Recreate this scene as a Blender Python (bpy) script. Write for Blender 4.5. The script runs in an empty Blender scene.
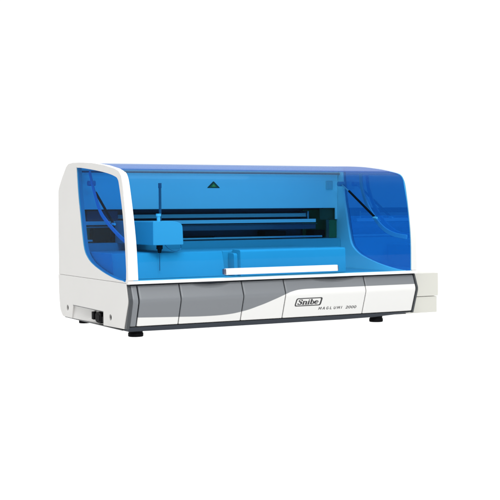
import bpy, bmesh, math
from mathutils import Vector, Matrix
C = bpy.context.scene.collection
S = bpy.context.scene
W = 1.2                                   # width of the main housing (m)
FZ = -0.189                               # height of the table top under the feet
ROOT = Vector((0.6, 0.35, FZ))

# ------------------------------------------------------------------ materials
def newmat(name):
    m = bpy.data.materials.new(name); m.use_nodes = True
    nt = m.node_tree; nt.nodes.clear()
    out = nt.nodes.new('ShaderNodeOutputMaterial')
    return m, nt, out

def noise_bump(nt, scale, strength, dist=0.001, coord='Object'):
    tc = nt.nodes.new('ShaderNodeTexCoord'); n = nt.nodes.new('ShaderNodeTexNoise')
    n.inputs['Scale'].default_value = scale; n.inputs['Detail'].default_value = 3
    b = nt.nodes.new('ShaderNodeBump'); b.inputs['Strength'].default_value = strength
    b.inputs['Distance'].default_value = dist
    nt.links.new(tc.outputs[coord], n.inputs['Vector'])
    nt.links.new(n.outputs['Fac'], b.inputs['Height'])
    return b, n

def plastic(name, col, rough=0.4, metallic=0.0, spec=0.5, bump=0.15, bscale=400, var=0.03, coat=0.0):
    m, nt, out = newmat(name)
    p = nt.nodes.new('ShaderNodeBsdfPrincipled')
    p.inputs['Roughness'].default_value = rough
    p.inputs['Metallic'].default_value = metallic
    p.inputs['Specular IOR Level'].default_value = spec
    p.inputs['Coat Weight'].default_value = coat
    p.inputs['Coat Roughness'].default_value = 0.1
    b, n = noise_bump(nt, bscale, bump, 0.0004)
    nt.links.new(b.outputs['Normal'], p.inputs['Normal'])
    tc = nt.nodes.new('ShaderNodeTexCoord'); n2 = nt.nodes.new('ShaderNodeTexNoise')
    n2.inputs['Scale'].default_value = 6; n2.inputs['Detail'].default_value = 4
    mx = nt.nodes.new('ShaderNodeMix'); mx.data_type = 'RGBA'
    mx.inputs[6].default_value = (*[c * (1 - var) for c in col], 1)
    mx.inputs[7].default_value = (*[min(1, c * (1 + var)) for c in col], 1)
    nt.links.new(tc.outputs['Object'], n2.inputs['Vector'])
    nt.links.new(n2.outputs['Fac'], mx.inputs[0])
    nt.links.new(mx.outputs[2], p.inputs['Base Color'])
    nt.links.new(p.outputs[0], out.inputs[0])
    return m

def acrylic(name, tint, gloss=1.0, rough=0.015, sheen=0.0, sheencol=(0.2, 0.3, 0.7), f0=0.04, gcol=(1, 1, 1), maxf=1.0):
    """thin coloured acrylic sheet: tinted transmission + mirror-like Fresnel reflection (tint is per sheet, two faces)"""
    m, nt, out = newmat(name)
    t = nt.nodes.new('ShaderNodeBsdfTransparent')
    t.inputs[0].default_value = (*[math.sqrt(c) for c in tint], 1)
    g = nt.nodes.new('ShaderNodeBsdfGlossy'); g.inputs['Roughness'].default_value = rough
    g.inputs[0].default_value = (*gcol, 1)
    lw = nt.nodes.new('ShaderNodeLayerWeight'); lw.inputs[0].default_value = 0.5
    pw = nt.nodes.new('ShaderNodeMath'); pw.operation = 'POWER'; pw.inputs[1].default_value = 5
    nt.links.new(lw.outputs['Facing'], pw.inputs[0])
    mr = nt.nodes.new('ShaderNodeMapRange')
    mr.inputs['To Min'].default_value = f0 * gloss; mr.inputs['To Max'].default_value = maxf * gloss
    nt.links.new(pw.outputs[0], mr.inputs['Value'])
    base = t
    if sheen > 0:
        d = nt.nodes.new('ShaderNodeBsdfDiffuse'); d.inputs[0].default_value = (*sheencol, 1)
        mh = nt.nodes.new('ShaderNodeMixShader'); mh.inputs[0].default_value = sheen
        nt.links.new(t.outputs[0], mh.inputs[1]); nt.links.new(d.outputs[0], mh.inputs[2]); base = mh
    mx = nt.nodes.new('ShaderNodeMixShader')
    nt.links.new(mr.outputs[0], mx.inputs[0])
    nt.links.new(base.outputs[0], mx.inputs[1]); nt.links.new(g.outputs[0], mx.inputs[2])
    nt.links.new(mx.outputs[0], out.inputs[0])
    return m

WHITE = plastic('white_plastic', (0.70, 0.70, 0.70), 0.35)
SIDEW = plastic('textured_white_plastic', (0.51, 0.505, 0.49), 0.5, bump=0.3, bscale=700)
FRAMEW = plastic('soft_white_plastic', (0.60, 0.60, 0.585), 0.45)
CREAM = plastic('cream_plastic', (0.51, 0.51, 0.465), 0.45, bump=0.2)
GREY = plastic('grey_paint', (0.155, 0.166, 0.178), 0.38, bump=0.05, spec=0.35)
DGREY = plastic('dark_grey_rubber', (0.045, 0.05, 0.055), 0.4, spec=0.3)
NAVY = plastic('dark_plinth', (0.030, 0.036, 0.046), 0.4, spec=0.12)
BLACK = plastic('black_rubber', (0.004, 0.004, 0.005), 0.6, spec=0.05)
INK = plastic('black_ink', (0.02, 0.02, 0.022), 0.6)
INNER = plastic('inner_white', (0.92, 0.92, 0.92), 0.45)
INNER2 = plastic('inner_light_grey', (0.62, 0.63, 0.64), 0.45)
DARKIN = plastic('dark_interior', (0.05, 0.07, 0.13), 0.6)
STEEL = plastic('brushed_steel', (0.62, 0.62, 0.64), 0.28, metallic=0.9)
DSTEEL = plastic('dark_steel', (0.13, 0.13, 0.18), 0.3, metallic=0.6)
GREEN = plastic('green_board', (0.03, 0.15, 0.05), 0.5)
DGREEN = plastic('dark_green_board', (0.03, 0.06, 0.025), 0.5)
DECK = plastic('deck_blue_grey', (0.21, 0.45, 0.50), 0.45)
ARMG = plastic('arm_light_grey', (0.42, 0.50, 0.52), 0.4)
STK = plastic('sticker_black', (0.02, 0.06, 0.03), 0.7, spec=0.1)
YELLOW = plastic('sticker_yellow', (0.45, 0.5, 0.06), 0.5)
BLUEBAND = plastic('blue_hinge_plastic', (0.20, 0.32, 0.52), 0.3)
HOODA = acrylic('blue_acrylic', (0.235, 0.70, 1.0), 1.0, f0=0.006, maxf=0.12)
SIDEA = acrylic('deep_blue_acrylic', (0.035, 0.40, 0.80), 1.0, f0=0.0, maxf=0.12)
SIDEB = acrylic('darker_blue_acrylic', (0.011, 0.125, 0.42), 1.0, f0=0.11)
ROOFA = acrylic('painted_sheen_acrylic', (0.40, 0.72, 0.97), 0.16, rough=0.25, sheen=0.50, sheencol=(0.10, 0.155, 0.36))  # backdrop's reflection on the roof painted in as a lavender diffuse layer

# paint of the front panels: grey above a sweeping curve, white below it
SWOOSH = [(0.0, -0.117), (0.185, -0.1235), (0.30, -0.1265), (0.38, -0.1245), (0.432, -0.118), (0.509, -0.098),
          (0.571, -0.076), (0.613, -0.060), (0.642, -0.051), (0.676, -0.046), (0.75, -0.0445), (0.871, -0.0445), (1.2, -0.0445)]
def swoosh_mat():
    m, nt, out = newmat('grey_and_white_paint')
    tc = nt.nodes.new('ShaderNodeTexCoord'); sx = nt.nodes.new('ShaderNodeSeparateXYZ')
    nt.links.new(tc.outputs['Object'], sx.inputs[0])
    dv = nt.nodes.new('ShaderNodeMath'); dv.operation = 'DIVIDE'; dv.inputs[1].default_value = 1.2
    nt.links.new(sx.outputs['X'], dv.inputs[0])
    fc = nt.nodes.new('ShaderNodeFloatCurve')
    cv = fc.mapping.curves[0]
    pts = [(x / 1.2, (z + 0.15) / 0.15) for x, z in SWOOSH]
    cv.points[0].location = pts[0]; cv.points[1].location = pts[-1]
    for p in pts[1:-1]: cv.points.new(*p)
    fc.mapping.update()
    nt.links.new(dv.outputs[0], fc.inputs['Value'])
    z1 = nt.nodes.new('ShaderNodeMath'); z1.operation = 'MULTIPLY_ADD'
    z1.inputs[1].default_value = 1 / 0.15; z1.inputs[2].default_value = 1.0
    nt.links.new(sx.outputs['Z'], z1.inputs[0])
    df = nt.nodes.new('ShaderNodeMath'); df.operation = 'SUBTRACT'
    nt.links.new(z1.outputs[0], df.inputs[0]); nt.links.new(fc.outputs[0], df.inputs[1])
    mr = nt.nodes.new('ShaderNodeMapRange'); mr.inputs['From Min'].default_value = -0.006; mr.inputs['From Max'].default_value = 0.006
    nt.links.new(df.outputs[0], mr.inputs['Value'])
    mx = nt.nodes.new('ShaderNodeMix'); mx.data_type = 'RGBA'
    mx.inputs[6].default_value = (0.62, 0.62, 0.605, 1); mx.inputs[7].default_value = (0.155, 0.166, 0.178, 1)
    nt.links.new(mr.outputs[0], mx.inputs[0])
    p = nt.nodes.new('ShaderNodeBsdfPrincipled')
    p.inputs['Roughness'].default_value = 0.38; p.inputs['Specular IOR Level'].default_value = 0.35
    mm = nt.nodes.new('ShaderNodeMath'); mm.operation = 'MULTIPLY'; mm.inputs[1].default_value = 0.0
    nt.links.new(mr.outputs[0], mm.inputs[0]); nt.links.new(mm.outputs[0], p.inputs['Metallic'])
    nt.links.new(mx.outputs[2], p.inputs['Base Color'])
    b, n = noise_bump(nt, 500, 0.08, 0.0004)
    nt.links.new(b.outputs['Normal'], p.inputs['Normal'])
    nt.links.new(p.outputs[0], out.inputs[0])
    return m
PANEL = swoosh_mat()

# ------------------------------------------------------------------ builders
def link(name, me, mat, parent=None, bevel=0.0, seg=3, smooth=True):
    o = bpy.data.objects.new(name, me); C.objects.link(o)
    if mat: me.materials.append(mat)
    if parent is not None:
        o.parent = parent
        if parent is root: o.location = -ROOT
    if smooth:
        for p in me.polygons: p.use_smooth = True
    if bevel > 0:
        b = o.modifiers.new('bevel', 'BEVEL'); b.width = bevel; b.segments = seg
        b.limit_method = 'ANGLE'; b.angle_limit = math.radians(28); b.harden_normals = True
    elif smooth:
        me.set_sharp_from_angle(angle=math.radians(35))
    return o

def mesh_of(bm, name='m'):
    bmesh.ops.recalc_face_normals(bm, faces=bm.faces[:])
    me = bpy.data.meshes.new(name); bm.to_mesh(me); bm.free(); return me

def add_box(bm, x0, x1, y0, y1, z0, z1):
    v = [bm.verts.new(p) for p in ((x0,y0,z0),(x1,y0,z0),(x1,y1,z0),(x0,y1,z0),(x0,y0,z1),(x1,y0,z1),(x1,y1,z1),(x0,y1,z1))]
    for f in ((0,3,2,1),(4,5,6,7),(0,1,5,4),(1,2,6,5),(2,3,7,6),(3,0,4,7)): bm.faces.new([v[i] for i in f])

def box(name, mat, parent, x0, x1, y0, y1, z0, z1, bevel=0.002):
    bm = bmesh.new(); add_box(bm, x0, x1, y0, y1, z0, z1)
    return link(name, mesh_of(bm), mat, parent, bevel)

def add_prism_x(bm, poly, x0, x1):
    a = [bm.verts.new((x0, y, z)) for y, z in poly]; b = [bm.verts.new((x1, y, z)) for y, z in poly]
    n = len(poly)
    for i in range(n): bm.faces.new((a[i], a[(i+1) % n], b[(i+1) % n], b[i]))
    bm.faces.new(a); bm.faces.new(b[::-1])

def prism_x(name, mat, parent, poly, x0, x1, bevel=0.002, seg=3):
    bm = bmesh.new(); add_prism_x(bm, poly, x0, x1)
    return link(name, mesh_of(bm), mat, parent, bevel, seg)

def prism_y(name, mat, parent, poly, y0, y1, bevel=0.002, seg=3):
    bm = bmesh.new()
    a = [bm.verts.new((x, y0, z)) for x, z in poly]; b = [bm.verts.new((x, y1, z)) for x, z in poly]
    n = len(poly)
    for i in range(n): bm.faces.new((a[i], a[(i+1) % n], b[(i+1) % n], b[i]))
    bm.faces.new(a); bm.faces.new(b[::-1])
    return link(name, mesh_of(bm), mat, parent, bevel, seg)

def add_tube(bm, pts, r, n=14, cap=True):
    pts = [Vector(p) for p in pts]; rings = []
    up = None
    for i, p in enumerate(pts):
        d = (pts[min(i+1, len(pts)-1)] - pts[max(i-1, 0)]).normalized()
        if up is None:
            up = Vector((0, 0, 1)) if abs(d.z) < 0.9 else Vector((1, 0, 0))
        s = d.cross(up).normalized(); u = s.cross(d).normalized(); up = u
        rr = r[i] if isinstance(r, (list, tuple)) else r
        rings.append([bm.verts.new(p + s * math.cos(2*math.pi*k/n) * rr + u * math.sin(2*math.pi*k/n) * rr) for k in range(n)])
    for a, b in zip(rings, rings[1:]):
        for k in range(n): bm.faces.new((a[k], a[(k+1) % n], b[(k+1) % n], b[k]))
    if cap:
        bm.faces.new(rings[0]); bm.faces.new(rings[-1][::-1])

def tube(name, mat, parent, pts, r, n=14, bevel=0):
    bm = bmesh.new(); add_tube(bm, pts, r, n)
    return link(name, mesh_of(bm), mat, parent, bevel)

def catmull(pts, sub=6, closed=False):
    out = []; n = len(pts)
    P = [Vector(p) for p in pts]
    rng = range(n) if closed else range(n - 1)
    for i in rng:
        if closed: a, b, c, d = P[i-1], P[i], P[(i+1) % n], P[(i+2) % n]
        else: a, b, c, d = P[max(i-1, 0)], P[i], P[i+1], P[min(i+2, n-1)]
        for k in range(sub):
            t = k / sub
            out.append(0.5 * ((2*b) + (c-a)*t + (2*a-5*b+4*c-d)*t*t + (3*b-a-3*c+d)*t**3))
    if not closed: out.append(P[-1])
    return [tuple(v) for v in out]

def round_poly(poly, radii, seg=6):
    """2-D polygon with its corners rounded"""
    out = []; n = len(poly)
    for i, p in enumerate(poly):
        r = radii[i] if isinstance(radii, (list, tuple)) else radii
        p = Vector(p); a = Vector(poly[i-1]); b = Vector(poly[(i+1) % n])
        if r <= 0: out.append(tuple(p)); continue
        da = (a-p); db = (b-p); t = min(r, da.length*0.45, db.length*0.45)
        s = p + da.normalized()*t; e = p + db.normalized()*t
        for k in range(seg+1):
            u = k/seg
            out.append(tuple((1-u)**2*s + 2*u*(1-u)*p + u*u*e))
    return out

def boolean_cut(o, cutter_bm):
    me = mesh_of(cutter_bm); c = bpy.data.objects.new('cutter', me); C.objects.link(c)
    c.matrix_world = o.matrix_world.copy() if o.parent is None else Matrix.Identity(4)
    mods = [(m.width, m.segments) for m in o.modifiers if m.type == 'BEVEL']
    m = o.modifiers.new('cut', 'BOOLEAN'); m.operation = 'DIFFERENCE'; m.object = c; m.solver = 'EXACT'
    bpy.context.view_layer.update()
    dg = bpy.context.evaluated_depsgraph_get()
    nm = bpy.data.meshes.new_from_object(o.evaluated_get(dg))
    o.modifiers.clear(); old = o.data; o.data = nm
    bpy.data.meshes.remove(old); bpy.data.objects.remove(c); bpy.data.meshes.remove(me)
    nm.set_sharp_from_angle(angle=math.radians(18))

# ------------------------------------------------------------------ the thing
root = bpy.data.objects.new('laboratory_analyzer', None); C.objects.link(root)
root.location = ROOT
root['label'] = 'long white and grey laboratory analyzer with see-through blue hood and black feet'
root['category'] = 'analyzer'
bpy.context.view_layer.update()

# --- lower housing -----------------------------------------------------
low = [(0.004, -0.001), (-0.0150, -0.0640), (0.026, -0.1585), (0.30, -0.163), (0.672, -0.163), (0.703, -0.138), (0.714, -0.08), (0.7175, -0.001)]
low = round_poly(low, [0.002, 0.012, 0.004, 0, 0.010, 0.012, 0.02, 0.002], 5)
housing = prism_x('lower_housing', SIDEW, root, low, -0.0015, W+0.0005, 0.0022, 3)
cb = bmesh.new()
# recess round the power socket (its rear end fades out in a slope) and two screw dimples
pr = [(0.222, -0.1135), (0.545, -0.1125), (0.575, -0.19), (0.222, -0.19)]
a = [cb.verts.new((-0.02, y, z)) for y, z in pr]
b = [cb.verts.new((d, y, z)) for (y, z), d in zip(pr, (0.014, 0.006, 0.0005, 0.014))]
for i in range(4): cb.faces.new((a[i], a[(i+1) % 4], b[(i+1) % 4], b[i]))
cb.faces.new(a); cb.faces.new((b[0], b[1], b[2])); cb.faces.new((b[0], b[2], b[3]))
bmesh.ops.recalc_face_normals(cb, faces=cb.faces[:])
for yy, zz in ((0.612, -0.126), (0.152, -0.128)):
    add_tube(cb, [(-0.02, yy, zz), (0.012, yy, zz)], 0.0115, 20)
add_prism_x(cb, [(-0.05, -0.0045), (0.018, -0.0045), (0.018, -0.1505), (-0.05, -0.1505)], 0.010, W - 0.0035)
boolean_cut(housing, cb)
for yy, zz in ((0.612, -0.126), (0.152, -0.128)):
    s = tube('dimple_shade_disc', BLACK, housing, [(0.0030, yy, zz), (0.0119, yy, zz)], 0.0088, 16)  # black disc colours the dimple floor as if in shade
# power socket, rocker switch and small port in the recess
sock = prism_x('power_socket', BLACK, housing, round_poly([(0.262, -0.126), (0.322, -0.126), (0.328, -0.136), (0.328, -0.151), (0.318, -0.158), (0.262, -0.158)][:], 0.004, 3)
               if False else round_poly([(0.252, -0.121), (0.292, -0.119), (0.308, -0.128), (0.308, -0.150), (0.294, -0.157), (0.252, -0.158)], 0.005, 3), -0.001, 0.016, 0.001)
prism_x('socket_opening', BLACK, sock, round_poly([(0.262, -0.129), (0.288, -0.128), (0.297, -0.133), (0.297, -0.146), (0.288, -0.150), (0.262, -0.151)], 0.003, 3), -0.003, 0.006, 0.0005)
sw = prism_x('rocker_switch', BLACK, housing, round_poly([(0.326, -0.122), (0.346, -0.121), (0.346, -0.149), (0.326, -0.150)], 0.002, 2), -0.001, 0.016, 0.001)
prism_x('data_port', BLACK, housing, round_poly([(0.229, -0.133), (0.241, -0.132), (0.241, -0.153), (0.229, -0.153)], 0.002, 2), -0.001, 0.016, 0.001)
prism_x('recess_shade_strip', DGREY, housing, [(0.222, -0.1115), (0.548, -0.1105), (0.548, -0.1125), (0.222, -0.1137)], -0.0022, 0.010, 0.0004)  # dark strip painted in for the shadow under the recess overhang
prism_x('bottom_shade_strip', DGREY, root, [(0.055, -0.1634), (0.055, -0.1665), (0.655, -0.1665), (0.665, -0.1634)], 0.003, W-0.003, 0.0005)  # thin dark slab added as shading along the bottom edge

# --- side frames with their windows -------------------------------------
outer = [(-0.012, 0.0), (-0.009, 0.125), (0.004, 0.222), (0.028, 0.335), (0.040, 0.368), (0.062, 0.384), (0.10, 0.394),
         (0.20, 0.4095), (0.324, 0.422), (0.45, 0.429), (0.535, 0.431), (0.585, 0.4285), (0.612, 0.418),
         (0.66, 0.379), (0.698, 0.343), (0.709, 0.325), (0.715, 0.15), (0.717, 0.0)]
window = [(0.004, 0.012), (0.010, 0.12), (0.028, 0.233), (0.057, 0.330), (0.072, 0.357), (0.100, 0.3675), (0.163, 0.379), (0.263, 0.3915),
          (0.40, 0.405), (0.483, 0.4105), (0.494, 0.405), (0.481, 0.308), (0.462, 0.233), (0.443, 0.158), (0.424, 0.105), (0.391, 0.0765), (0.337, 0.0535),
          (0.235, 0.0295), (0.127, 0.0125), (0.045, 0.007)]
window = catmull([(y, z) for y, z in window], 3, True)
def frame_mesh(x0, x1):
    cu = bmesh.new()
    # outer and inner loops bridged through triangulated fill
    me = bpy.data.meshes.new('f')
    def loop(poly, x): return [cu.verts.new((x, y, z)) for y, z in poly]
    res = []
    for x in (x0, x1):
        lo = loop(outer, x); li = loop(window, x)
        es = [cu.edges.new((l[i], l[(i+1) % len(l)])) for l in (lo, li) for i in range(len(l))]
        bmesh.ops.triangle_fill(cu, edges=es, use_beauty=True)
        res.append((lo, li))
    for k in (0, 1):
        A, B = res[0][k], res[1][k]; n = len(A)
        for i in range(n): cu.faces.new((A[i], A[(i+1) % n], B[(i+1) % n], B[i]))
    return mesh_of(cu)
def offset_poly(poly, d):
    c = Vector((sum(p[0] for p in poly)/len(poly), sum(p[1] for p in poly)/len(poly)))
    out = []; n = len(poly)
    for i in range(n):
        t = (Vector(poly[(i+1) % n]) - Vector(poly[i-1])).normalized(); nn = Vector((t.y, -t.x))
        p = Vector(poly[i])
        if (p + nn*0.001 - c).length < (p - c).length: nn = -nn
        out.append(tuple(p + nn*d))
    return out
FT = 0.021
window_wide = catmull([(-0.003, 0.012), (-0.002, 0.12), (0.014, 0.233), (0.040, 0.335), (0.052, 0.366), (0.085, 0.385), (0.163, 0.3985), (0.263, 0.4105),
          (0.40, 0.4205), (0.483, 0.4235), (0.494, 0.418), (0.481, 0.308), (0.462, 0.233), (0.443, 0.158), (0.424, 0.105), (0.391, 0.0765), (0.337, 0.0535),
          (0.235, 0.0295), (0.127, 0.0125), (0.045, 0.006)], 3, True)
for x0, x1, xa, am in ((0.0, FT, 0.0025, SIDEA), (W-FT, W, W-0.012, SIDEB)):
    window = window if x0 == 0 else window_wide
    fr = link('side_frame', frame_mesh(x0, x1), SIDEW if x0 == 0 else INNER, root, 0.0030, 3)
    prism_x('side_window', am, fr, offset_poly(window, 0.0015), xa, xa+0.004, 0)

# --- hood: front sheet, roof sheet, white border --------------------------
front_prof = [(-0.0125, 0.010), (-0.0095, 0.125), (0.0035, 0.222), (0.0265, 0.33), (0.0395, 0.362), (0.058, 0.379), (0.090, 0.3875), (0.135, 0.3955)]
front_prof = catmull(front_prof, 5)
roof_prof = catmull([(0.135, 0.3955), (0.20, 0.4055), (0.324, 0.419), (0.45, 0.4265), (0.535, 0.4285), (0.575, 0.4275)], 4)
def sheet(name, mat, parent, prof, x0, x1, t=0.004, inner=True):
    n = len(prof); poly = list(prof); inn = []
    for i in range(n):
        d = (Vector(prof[min(i+1, n-1)]) - Vector(prof[max(i-1, 0)])).normalized()
        nn = Vector((d.y, -d.x))          # towards the inside (down/back)
        inn.append(tuple(Vector(prof[i]) + nn*t))
    poly = poly + inn[::-1]
    return prism_x(name, mat, parent, poly, x0, x1, 0)
hood = sheet('hood', HOODA, root, front_prof, FT+0.001, W-FT-0.001)
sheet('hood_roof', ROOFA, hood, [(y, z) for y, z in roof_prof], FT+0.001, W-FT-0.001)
# white border of the hood: widening strips beside the frames and the sill
def border(name, side):
    bm = bmesh.new(); rows = []
    for (y, z) in [p for p in front_prof if p[1] < 0.3815]:
        pr = 0.0025 * max(0.05, min(1, (0.3815 - z)/0.045))
        w = 0.016 - 0.012 * min(1, max(0, z)/0.34)
        x0 = 0.0015; x1 = FT + 0.001 + w
        if side: x0, x1 = W - FT - 0.001 - w*0.3, W - 0.0015
        rows.append([bm.verts.new((x0, y-pr, z)), bm.verts.new((x1, y-pr, z)), bm.verts.new((x1, y+0.005, z)), bm.verts.new((x0, y+0.005, z))])
    for a, b in zip(rows, rows[1:]):
        for k in range(4): bm.faces.new((a[k], a[(k+1) % 4], b[(k+1) % 4], b[k]))
    bm.faces.new(rows[0]); bm.faces.new(rows[-1][::-1])
    return link(name, mesh_of(bm), FRAMEW if side else WHITE, hood, 0.001, 2)
border('hood_border', 0); border('hood_border', 1)
prism_x('hood_sill', WHITE, hood, round_poly([(-0.0165, -0.0035), (-0.0165, 0.0075), (0.004, 0.0075), (0.004, -0.0035)], 0.002, 3), 0.001, W-0.001, 0)
hd = prism_x('hood_handle', WHITE, hood, round_poly([(-0.0300, 0.018), (-0.0285, 0.0405), (-0.0110, 0.0405), (-0.0130, 0.018)], 0.003, 3), 0.366, 0.829, 0.0015)
prism_x('handle_end_cap', DSTEEL, hd, round_poly([(-0.0285, 0.0195), (-0.0272, 0.039), (-0.0115, 0.039), (-0.0130, 0.0195)], 0.003, 3), 0.3585, 0.3658, 0.001)
prism_x('handle_end_cap', DSTEEL, hd, round_poly([(-0.0285, 0.0195), (-0.0272, 0.039), (-0.0115, 0.039), (-0.0130, 0.0195)], 0.003, 3), 0.8292, 0.833, 0.001)

# --- rear housing behind the working space ---------------------------------
rear = [(0.582, 0.4265), (0.612, 0.4155), (0.66, 0.3765), (0.696, 0.3405), (0.706, 0.325), (0.713, 0.004), (0.690, 0.004), (0.690, 0.33), (0.60, 0.405), (0.582, 0.41)]
prism_x('rear_cover', WHITE, root, rear, FT+0.0005, W-FT-0.0005, 0.001)

# --- front panels ------------------------------------------------------------
P0, P1, P2 = Vector((-0.001, -0.0080)), Vector((-0.0225, -0.0615)), Vector((0.0085, -0.1500))
L1, L2 = (P1-P0).length, (P2-P1).length
def on_front(s):
    """point (y, z) and outward normal on the folded front at arc length s from the top"""
    r = 0.010
    n1 = Vector((-(P0-P1).normalized().y, (P0-P1).normalized().x)); n2 = Vector((-(P1-P2).normalized().y, (P1-P2).normalized().x))
    if s < L1 - r: p = P0 + (P1-P0)*(s/L1); n = n1
    elif s > L1 + r: p = P1 + (P2-P1)*((s-L1)/L2); n = n2
    else:
        u = (s-(L1-r))/(2*r); a = P1 + (P0-P1).normalized()*r; b = P1 + (P2-P1).normalized()*r
        p = (1-u)**2*a + 2*u*(1-u)*P1 + u*u*b; n = (n1*(1-u) + n2*u).normalized()
    if n.x > 0: n = -n
    return p, n
def fillet(d, r): return 0 if d >= r else r - math.sqrt(max(0, r*r - (r-d)**2))
def front_panel(x0, x1, scoop=None, mat=PANEL):
    bm = bmesh.new(); L = L1 + L2; r = 0.0052
    xs = [x0 + d for d in (0, .0004, .001, .002, .003, .0045)]
    n = max(8, int((x1-x0)/0.004)); xs += [x0+.0045 + (x1-x0-.009)*k/n for k in range(1, n)]
    xs += [x1 - d for d in (.0045, .003, .002, .001, .0004, 0)]
    ss = [0, .0004, .001, .002, .003, .0045] + [.0045 + (L-.009)*k/44 for k in range(1, 44)] + [L - d for d in (.0045, .003, .002, .001, .0004, 0)]
    g = []
    for x in xs:
        col = []
        for s in ss:
            p, nn = on_front(s)
            off = -max(fillet(x-x0, r), fillet(x1-x, r)) - fillet(s, 0.003)*0.8 - fillet(L-s, 0.003)*0.8
            if scoop:
                xc, rx, rs = scoop
                q = ((x-xc)/rx)**2 + (s/rs)**2
                if q < 1: off -= 0.0085 * (1-q)**0.9
            col.append(bm.verts.new((x, p.x + nn.x*off, p.y + nn.y*off)))
        g.append(col)
    for i in range(len(xs)-1):
        for j in range(len(ss)-1): bm.faces.new((g[i][j], g[i+1][j], g[i+1][j+1], g[i][j+1]))
    bmesh.ops.recalc_face_normals(bm, faces=bm.faces[:])
    if sum(f.normal.y * f.calc_area() for f in bm.faces) > 0: bmesh.ops.reverse_faces(bm, faces=bm.faces[:])
    me = bpy.data.meshes.new('p'); bm.to_mesh(me); bm.free()
    o = link('front_panel', me, mat, root)
    so = o.modifiers.new('solid', 'SOLIDIFY'); so.thickness = 0.004; so.offset = -1
    return o
seams = [0.0385, 0.1955, 0.4405, 0.6125, 0.9610, 1.1915]
scoops = [None, (0.318, 0.074, 0.0200), None, (0.828, 0.095, 0.0175), None]
panels = []
for i in range(5):
    panels.append(front_panel(seams[i]+0.0010, seams[i+1]-0.0010, scoops[i]))
front_panel(0.0135, 0.0375-0.001, None, GREY).name = 'end_bezel'
# rubber trims at both ends and backing in the joints
def chevron(off_out, off_in, top=-0.0045, bot=-0.1575):
    o = [(0.0015-off_out, top), (-0.0225-off_out, -0.0615), (0.0110-off_out, bot)]
    i = [(0.0110+off_in, bot), (-0.0205+off_in, -0.0615), (0.0015+off_in, top)]
    return o + i
prism_x('end_trim', DGREY, root, round_poly(chevron(0.001, 0.02), [0.002, 0.012, 0.002, 0.002, 0.008, 0.002], 4), 0.0015, 0.0125, 0.0015)
prism_x('end_trim', DGREY, root, round_poly(chevron(0.003, 0.02), [0.002, 0.012, 0.002, 0.002, 0.008, 0.002], 4), 1.1916, 1.1985, 0.0015)
# base plinth: its lower edge rises at the right end
bm = bmesh.new()
rows = []
for x, zb in ((0.0125, -0.168), (0.2, -0.1695), (0.87, -0.1695), (1.02, -0.1675), (1.12, -0.1625), (1.196, -0.1565)):
    rows.append([bm.verts.new(p) for p in ((x, 0.0100, -0.1525), (x, 0.0190, zb), (x, 0.060, zb), (x, 0.060, -0.1525))])
for a, b in zip(rows, rows[1:]):
    for k in range(4): bm.faces.new((a[k], a[(k+1) % 4], b[(k+1) % 4], b[k]))
bm.faces.new(rows[0]); bm.faces.new(rows[-1][::-1])
link('plinth', mesh_of(bm), NAVY, root, 0.0015)
prism_x('joint_backing', NAVY, root, [(0.0080, -0.0050), (-0.0060, -0.0630), (0.0165, -0.1500), (0.0175, -0.1500), (0.0175, -0.0050)], 0.0128, 1.1912, 0)

# --- lettering ------------------------------------------------------------------
n2y, n2z = on_front(L1 + L2*0.5)[1]
def fp(x, z, lift=0.0006):
    """point on the lower half of the front, at height z"""
    t = (z - P1.y) / (P2.y - P1.y)
    return (x, P1.x + (P2.x-P1.x)*t + n2y*lift, z + n2z*lift)
def stroke(bm, pts, w, slant, ox, oz, sc, sx, lift, ribs=None):
    P = [Vector(p) for p in pts]; a = []; b = []
    for i, p in enumerate(P):
        d = (P[min(i+1, len(P)-1)] - P[max(i-1, 0)]).normalized(); nn = Vector((-d.y, d.x))
        ww = w[i] if isinstance(w, (list, tuple)) else w
        for lst, s in ((a, 0.5), (b, -0.5)):
            q = p + nn*ww*s
            lst.append(bm.verts.new(fp(ox + (q.x*sx + q.y*slant)*sc, oz + q.y*sc, lift)))
    for i in range(len(P)-1): bm.faces.new((a[i], a[i+1], b[i+1], b[i]))
def arc(cx, cy, rx, ry, a0, a1, n=14):
    return [(cx + rx*math.cos(math.radians(a0+(a1-a0)*k/n)), cy + ry*math.sin(math.radians(a0+(a1-a0)*k/n))) for k in range(n+1)]
TH, TN = 0.245, 0.12
S_ = [(catmull([(0.60, 0.74), (0.50, 0.90), (0.32, 0.95), (0.14, 0.87), (0.12, 0.70), (0.30, 0.56), (0.50, 0.45), (0.58, 0.27), (0.46, 0.08), (0.26, 0.04), (0.08, 0.16), (0.05, 0.30)], 4), [TN]*6 + [0.10]*6 + [0.15]*8 + [TH]*12 + [0.13]*8 + [TN]*5),
      ([(0.60, 0.66), (0.60, 0.98)], TN), ([(0.045, 0.02), (0.045, 0.34)], TN)]
n_ = [([(0.17, 0.04), (0.17, 0.64)], TH), ([(0.02, 0.63), (0.25, 0.63)], TN), ([(0.02, 0.035), (0.34, 0.035)], TN),
      (arc(0.40, 0.42, 0.20, 0.21, 165, 0, 10) + [(0.60, 0.04)], [TN]*4 + [0.10]*3 + [TH]*5), ([(0.47, 0.035), (0.77, 0.035)], TN)]
i_ = [([(0.17, 0.04), (0.17, 0.64)], TH), ([(0.03, 0.63), (0.25, 0.63)], TN), ([(0.03, 0.035), (0.32, 0.035)], TN), ([(0.09, 0.86), (0.26, 0.86)], 0.17)]
b_ = [([(0.16, 0.02), (0.16, 0.96)], TH), ([(0.02, 0.955), (0.24, 0.955)], TN),
      (arc(0.36, 0.34, 0.22, 0.30, 150, -150, 18), [TN]*5 + [0.13]*3 + [TH]*4 + [0.13]*3 + [TN]*4)]
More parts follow.
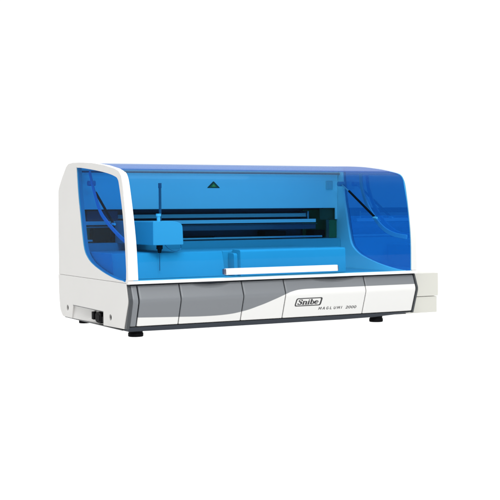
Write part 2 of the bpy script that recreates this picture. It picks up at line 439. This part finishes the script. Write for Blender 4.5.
e_ = [(arc(0.34, 0.34, 0.25, 0.30, 0, 320, 20), [TN]*4 + [0.11]*2 + [0.15]*2 + [TH]*6 + [0.13]*3 + [TN]*4), ([(0.10, 0.36), (0.60, 0.36)], TN)]
bm = bmesh.new(); pen = 0.0
for k, (g, adv) in enumerate(((S_, 0.74), (n_, 0.82), (i_, 0.40), (b_, 0.70), (e_, 0.64))):
    for q, (pts, w) in enumerate(g):
        stroke(bm, [(x + pen, y) for x, y in pts], w, 0.16, 0.6665, -0.1026, 0.0195, 1.36, 0.0006 + 0.00006*q)
    pen += adv
# logo badge: slanted rounded frame on the panel, letters inside it
def band_loop(bm, outer_l, inner_l, lift):
    a = [bm.verts.new(fp(x, z, lift)) for x, z in outer_l]; b = [bm.verts.new(fp(x, z, lift)) for x, z in inner_l]
    n = len(a)
    for i in range(n): bm.faces.new((a[i], a[(i+1) % n], b[(i+1) % n], b[i]))
bm2 = bmesh.new()
def para(x0, x1, z0, z1, sl): return [(x0, z0), (x1, z0), (x1 + sl*(z1-z0), z1), (x0 + sl*(z1-z0), z1)]
O_ = round_poly(para(0.6545, 0.7670, -0.1085, -0.0780, 0.16), 0.008, 6); I_ = round_poly(para(0.6600, 0.7612, -0.1055, -0.0810, 0.16), 0.0055, 6)
band_loop(bm2, O_, I_, 0.0006)
badge = link('logo_badge', mesh_of(bm2), INK, panels[3], smooth=False)
so = badge.modifiers.new('solid', 'SOLIDIFY'); so.thickness = 0.0005
let = link('lettering', mesh_of(bm), INK, badge, smooth=False)
# model line in spaced slanted capitals
LM = [([(0, 0), (0, 1)], .2), ([(0.02, 1), (.36, .25), (.70, 1)], .17), ([(.72, 1), (.72, 0)], .2)]
LA = [([(0, 0), (.36, 1)], .16), ([(.36, 1), (.72, 0)], .22), ([(.14, .33), (.58, .33)], .13)]
LG = [(arc(.38, .5, .34, .45, 50, 300, 14) + [(.68, .12), (.68, .45)], .17), ([(.42, .45), (.76, .45)], .15)]
LL = [([(.05, 1), (.05, 0)], .2), ([(0, .07), (.62, .07)], .15)]
LU = [([(.05, 1), (.05, .35)] + arc(.36, .36, .31, .31, 190, 350, 8) + [(.67, .35), (.67, 1)], .18)]
LI = [([(.1, 1), (.1, 0)], .2)]
N2 = [(arc(.33, .70, .27, .25, 170, -40, 10) + [(.05, .07)], .16), ([(.0, .07), (.66, .07)], .15)]
N0 = [(arc(.34, .5, .28, .44, 90, 450, 18), .17)]
def word(name, glyphs, x0, zb, sc, sx, adv, shear, drop):
    bm = bmesh.new()
    for k, g in enumerate(glyphs):
        for q, (pts, w) in enumerate(g):
            stroke(bm, pts, w, shear, x0 + adv*k, zb - drop*k, sc, sx, 0.0006 + 0.00006*q)
    return link(name, mesh_of(bm), INK, panels[3], smooth=False)
word('model_lettering', [LM, LA, LG, LL, LU, LM, LI], 0.7620, -0.1252, 0.0098, 1.24, 0.0163, 0.2, 0.00012)
word('model_lettering', [N2, N0, N0, N0], 0.8800, -0.1264, 0.0100, 1.45, 0.0122, 0.2, 0.00012)

# --- feet -------------------------------------------------------------------------
def foot(x, y, r=0.0265):
    bm = bmesh.new()
    add_tube(bm, [(x, y, FZ), (x, y, FZ+0.002), (x, y, FZ+0.011), (x, y, FZ+0.013), (x, y, FZ+0.0135), (x, y, -0.160)], [r*0.93, r, r, r*0.98, r*0.92, r*0.92], 32)
    return link('foot', mesh_of(bm), BLACK, root)
foot(0.054, 0.055); foot(1.052, 0.050); foot(0.066, 0.612, 0.021); foot(1.130, 0.612)

# --- side module on the right -----------------------------------------------------
side = prism_y('side_module', CREAM, root, round_poly([(1.201, -0.171), (1.383, -0.171), (1.383, -0.1065), (1.201, -0.1065)], 0.003, 3), 0.103, 0.60, 0.002)
prism_y('module_cover', CREAM, side, round_poly([(1.201, -0.1045), (1.387, -0.1045), (1.387, -0.012), (1.201, -0.012)], 0.003, 3), 0.100, 0.60, 0.002)

# --- working space --------------------------------------------------------------------
xL, xR = FT+0.0015, W-FT-0.0015
bp = prism_y('back_panel', INNER, root, [(xL, 0.253), (1.166, 0.253), (1.166, 0.205), (xR, 0.205), (xR, 0.423), (xL, 0.423)], 0.525, 0.531, 0.0012)
prism_x('hinge_bar', DARKIN, root, round_poly([(0.505, 0.394), (0.505, 0.3995), (0.523, 0.3995), (0.523, 0.394)], 0.002, 2), xL, xR, 0)
st = prism_y('warning_sticker', STK, bp, round_poly([(0.560, 0.3365), (0.618, 0.3365), (0.589, 0.3640)], 0.003, 3), 0.5235, 0.5248, 0)
prism_y('warning_triangle', GREEN, st, round_poly([(0.5695, 0.3395), (0.6085, 0.3395), (0.589, 0.3580)], 0.002, 3), 0.5228, 0.5234, 0)
prism_y('warning_mark', YELLOW, st, round_poly([(0.579, 0.3415), (0.599, 0.3415), (0.589, 0.3520)], 0.001, 3), 0.5222, 0.5227, 0)
prism_x('panel_lip', INNER, bp, [(0.5246, 0.372), (0.516, 0.4215), (0.514, 0.4215), (0.5230, 0.371)], xL+0.002, xR-0.002, 0)
# dark recess behind the rails
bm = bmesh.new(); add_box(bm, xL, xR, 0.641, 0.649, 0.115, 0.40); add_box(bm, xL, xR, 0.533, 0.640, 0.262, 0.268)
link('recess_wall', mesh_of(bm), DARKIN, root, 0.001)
def rail(x1, y0, y1, z0, z1, mat, nm='rail', x0=None):
    return box(nm, mat, root, xL if x0 is None else x0, x1-0.019, y0-0.035, y1-0.035, z0, z1, 0.0012)
rail(1.070, 0.610, 0.640, 0.2165, 0.2320, INNER2)
rail(1.104, 0.585, 0.608, 0.1930, 0.2075, INNER)
rail(1.120, 0.600, 0.640, 0.1865, 0.1885, STEEL, 'guide_rod')
rail(1.118, 0.610, 0.640, 0.1640, 0.1850, DSTEEL)
rail(1.132, 0.580, 0.610, 0.1290, 0.1370, STEEL, 'guide_rod')
box('drive_motor', BLACK, root, 0.841, 0.941, 0.555, 0.625, 0.138, 0.158, 0.003)
box('drive_motor', BLACK, root, 1.076, 1.131, 0.55, 0.62, 0.128, 0.160, 0.004)
rail(0.62, 0.575, 0.60, 0.1375, 0.1430, BLACK, 'cable_chain', x0=0.30)
box('end_bracket', STEEL, root, 1.053, 1.059, 0.565, 0.625, 0.200, 0.240, 0.001)
box('circuit_board', GREEN, root, 1.061, xR, 0.62, 0.625, 0.126, 0.246, 0.001)
box('circuit_board', GREEN, root, 1.140, xR, 0.533, 0.536, 0.126, 0.202, 0.001)
box('circuit_board', DGREEN, root, 1.098, xR, 0.540, 0.543, 0.203, 0.2515, 0.001)
box('circuit_board', GREEN, root, xL, 0.075, 0.565, 0.569, 0.126, 0.225, 0.001)
cl = box('control_unit', BLACK, root, 0.08, 0.24, 0.54, 0.625, 0.128, 0.180, 0.004)
tube('guide_rod', STEEL, root, [(xL, 0.532, 0.1850), (0.28, 0.532, 0.1850)], 0.0016, 8)
box('control_unit', DARKIN, root, 0.06, 0.19, 0.555, 0.625, 0.190, 0.250, 0.006)
# deck: one stepped profile, and a raised reagent cover
dk = [(-0.004, -0.002), (-0.004, 0.0005), (0.500, 0.0005), (0.503, 0.1230), (0.508, 0.1245), (0.640, 0.1245), (0.640, -0.002)]
deck = prism_x('deck', DECK, root, dk, xL, xR, 0.0015)
prism_x('deck_step', DECK, deck, [(0.180, 0.001), (0.187, 0.045), (0.202, 0.0925), (0.208, 0.0945), (0.499, 0.0955), (0.499, 0.001)], xL+0.001, 0.4655, 0.002)
prism_x('deck_step', DECK, deck, [(0.202, 0.001), (0.205, 0.0925), (0.210, 0.0945), (0.499, 0.0955), (0.499, 0.001)], 0.4675, 0.962, 0.002)
cv = prism_x('reagent_cover', DECK, root, round_poly([(0.130, 0.002), (0.134, 0.0985), (0.200, 0.1000), (0.200, 0.002)], [0.002, 0.010, 0.004, 0], 5), 0.506, 0.967, 0.006, 4)
cv2 = prism_x('tray_cover', DECK, root, round_poly([(0.150, 0.002), (0.154, 0.0860), (0.200, 0.0880), (0.200, 0.002)], [0.002, 0.012, 0.004, 0], 5), 0.490, 0.5055, 0.003, 3)

# --- pipetting arm -----------------------------------------------------------------------
arm = prism_y('pipetting_arm', ARMG, root, round_poly([(0.164, 0.1225), (0.283, 0.1225), (0.280, 0.1985), (0.250, 0.2085), (0.164, 0.2095)], [0.004, 0.004, 0.020, 0.02, 0.006], 5), 0.150, 0.526, 0.007, 4)
box('arm_carriage', BLACK, arm, 0.150, 0.300, 0.527, 0.549, 0.128, 0.200, 0.003)
tube('guide_tube', DSTEEL, arm, [(0.199, 0.166, 0.205), (0.199, 0.166, 0.3400)], 0.0048, 14)
tube('tube_tip', DARKIN, arm, [(0.199, 0.166, 0.328), (0.199, 0.166, 0.3460)], 0.0060, 14, 0)
tube('tube_cap', WHITE, arm, [(0.189, 0.158, 0.208), (0.189, 0.158, 0.226), (0.189, 0.158, 0.2265), (0.189, 0.158, 0.236)], [0.0065, 0.0065, 0.0095, 0.0095], 18)
nd = tube('probe_holder', BLACK, arm, [(0.197, 0.170, 0.124), (0.197, 0.170, 0.108), (0.197, 0.170, 0.1075), (0.197, 0.170, 0.094)], [0.0115, 0.0115, 0.0085, 0.0055], 18)
tube('needle', DSTEEL, nd, [(0.197, 0.170, 0.095), (0.197, 0.170, 0.030)], 0.0013, 8)
tube('cable', DSTEEL, arm, catmull([(0.215, 0.165, 0.124), (0.226, 0.163, 0.112), (0.247, 0.160, 0.100), (0.268, 0.160, 0.102), (0.278, 0.161, 0.112), (0.276, 0.162, 0.124)], 6), 0.0010, 6)

# --- hood hinges: curved guides and gas struts ----------------------------------------------
def ribbon(name, mat, pts, x, wdt, t, parent):
    P = catmull([(y, z) for y, z in pts], 6); bm = bmesh.new(); rows = []
    for i, p in enumerate(P):
        d = (Vector(P[min(i+1, len(P)-1)]) - Vector(P[max(i-1, 0)])).normalized(); nn = Vector((-d.y, d.x)) * wdt/2
        a = Vector(p)+nn; b = Vector(p)-nn
        rows.append([bm.verts.new((x-t/2, a.x, a.y)), bm.verts.new((x+t/2, a.x, a.y)), bm.verts.new((x+t/2, b.x, b.y)), bm.verts.new((x-t/2, b.x, b.y))])
    for a, b in zip(rows, rows[1:]):
        for k in range(4): bm.faces.new((a[k], a[(k+1) % 4], b[(k+1) % 4], b[k]))
    bm.faces.new(rows[0]); bm.faces.new(rows[-1][::-1])
    return link(name, mesh_of(bm), mat, parent, 0.0012, 2)
ribbon('hinge_guide', BLUEBAND, [(0.338, 0.392), (0.324, 0.325), (0.280, 0.255), (0.223, 0.202), (0.173, 0.170), (0.104, 0.147), (0.012, 0.137)], 1.172, 0.017, 0.006, hood)
ribbon('hinge_guide', BLUEBAND, [(0.433, 0.395), (0.388, 0.322), (0.330, 0.250), (0.262, 0.210), (0.183, 0.176), (0.10, 0.147), (0.03, 0.134)], 0.030, 0.014, 0.006, hood)
def strut(x, a, b, top, far):
    s = tube('gas_strut', BLACK, root, [(x, *a), (x, *b)], 0.0047, 14)
    tube('piston_rod', STEEL, s, [(x, *top), (x, *a)], 0.0030, 10)
    bm = bmesh.new(); add_tube(bm, [(x-0.012, *top), (x+0.016, *top)], 0.010, 16)
    link('strut_mount', mesh_of(bm), BLUEBAND, s)
    bm = bmesh.new(); add_tube(bm, [(x, b[0]+0.004, b[1]-0.004), (x, b[0]-0.020, b[1]-0.006)], 0.0045, 12)
    link('strut_end', mesh_of(bm), WHITE, s)
strut(1.150, (0.391, 0.322), (0.206, 0.217), (0.455, 0.353), 1)
strut(0.050, (0.424, 0.316), (0.252, 0.205), (0.475, 0.352), 0)
box('hinge_bracket', INNER2, root, 1.118, 1.150, 0.5165, 0.5240, 0.332, 0.366, 0.002)

# ------------------------------------------------------------------ table and backdrop
m, nt, out = newmat('underlit_white_floor')
d = nt.nodes.new('ShaderNodeBsdfDiffuse'); d.inputs[0].default_value = (0.9, 0.9, 0.9, 1)
t = nt.nodes.new('ShaderNodeBsdfTranslucent'); t.inputs[0].default_value = (0.92, 0.92, 0.92, 1)
mx = nt.nodes.new('ShaderNodeMixShader'); mx.inputs[0].default_value = 0.82  # mostly translucent so the added light below makes the floor glow
nt.links.new(d.outputs[0], mx.inputs[1]); nt.links.new(t.outputs[0], mx.inputs[2]); nt.links.new(mx.outputs[0], out.inputs[0])
bm = bmesh.new()
v = [bm.verts.new(p) for p in ((-60, -60, FZ), (60, -60, FZ), (60, 60, FZ), (-60, 60, FZ))]; bm.faces.new(v)
me = bpy.data.meshes.new('floor'); bm.to_mesh(me); bm.free()
fl = link('floor', me, m, None, smooth=False); fl['kind'] = 'structure'

# ------------------------------------------------------------------ studio light
w = bpy.data.worlds.new('World'); S.world = w; w.use_nodes = True
nt = w.node_tree; bg = nt.nodes['Background']
tc = nt.nodes.new('ShaderNodeTexCoord'); sp = nt.nodes.new('ShaderNodeSeparateXYZ')
nt.links.new(tc.outputs['Generated'], sp.inputs[0])
def mrange(src, a, b, c, dd):
    r = nt.nodes.new('ShaderNodeMapRange'); r.interpolation_type = 'SMOOTHSTEP'
    r.inputs['From Min'].default_value = a; r.inputs['From Max'].default_value = b
    r.inputs['To Min'].default_value = c; r.inputs['To Max'].default_value = dd
    nt.links.new(src, r.inputs['Value']); return r.outputs[0]
front = mrange(sp.outputs['Y'], -0.3, 0.45, 0.30, 1.06)      # white sweep behind, dimmer studio in front
below = mrange(sp.outputs['Z'], -0.45, -0.12, 0.95, 0.0)      # added glow from below, whitens the floor and lifts its shadows
over = mrange(sp.outputs['Z'], 0.30, 0.85, 0.0, 1.5)           # added overhead glow to brighten the upper front facets
a0 = nt.nodes.new('ShaderNodeMath'); a0.operation = 'ADD'
nt.links.new(front, a0.inputs[0]); nt.links.new(over, a0.inputs[1])
ad = nt.nodes.new('ShaderNodeMath'); ad.operation = 'ADD'
nt.links.new(a0.outputs[0], ad.inputs[0]); nt.links.new(below, ad.inputs[1])
nt.links.new(ad.outputs[0], bg.inputs['Strength']); bg.inputs['Color'].default_value = (1, 1, 1, 1)

def area(name, loc, target, size, power, col=(1, 1, 1)):
    l = bpy.data.lights.new(name, 'AREA'); l.shape = 'RECTANGLE'; l.size = size[0]; l.size_y = size[1]; l.energy = power; l.color = col
    o = bpy.data.objects.new(name, l); C.objects.link(o); o.location = loc
    o.rotation_euler = (Vector(target)-Vector(loc)).to_track_quat('-Z', 'Y').to_euler(); return o
area('key_softbox', (-0.5, -3.2, 2.9), (0.6, 0.1, 0.1), (2.0, 1.4), 140)
area('top_softbox', (0.6, -0.3, 3.0), (0.6, 0.3, 0.1), (2.6, 1.6), 30)

# ------------------------------------------------------------------ camera
yaw, pit, rol, f = 0.4854, 0.0345, -0.0078, 1158.8
fw = Vector((math.sin(yaw)*math.cos(pit), math.cos(yaw)*math.cos(pit), -math.sin(pit)))
rt = Vector((math.cos(yaw), -math.sin(yaw), 0)); up = rt.cross(fw)
r2 = math.cos(rol)*rt + math.sin(rol)*up; u2 = -math.sin(rol)*rt + math.cos(rol)*up
cam = bpy.data.cameras.new('camera'); co = bpy.data.objects.new('camera', cam); C.objects.link(co)
co.matrix_world = Matrix(((r2.x, u2.x, -fw.x, -1.4651), (r2.y, u2.y, -fw.y, -3.6806), (r2.z, u2.z, -fw.z, 0.2466), (0, 0, 0, 1)))
cam.sensor_width = 36; cam.lens = 36*f/500; cam.clip_start = 0.05; cam.clip_end = 500
S.camera = co
S.view_settings.view_transform = 'Standard'; S.view_settings.look = 'None'
S.view_settings.exposure = 0; S.view_settings.gamma = 1
S.render.engine = 'CYCLES'
S.cycles.max_bounces = 14; S.cycles.transparent_max_bounces = 24; S.cycles.diffuse_bounces = 6
S.cycles.use_denoising = True
S.cycles.caustics_reflective = False
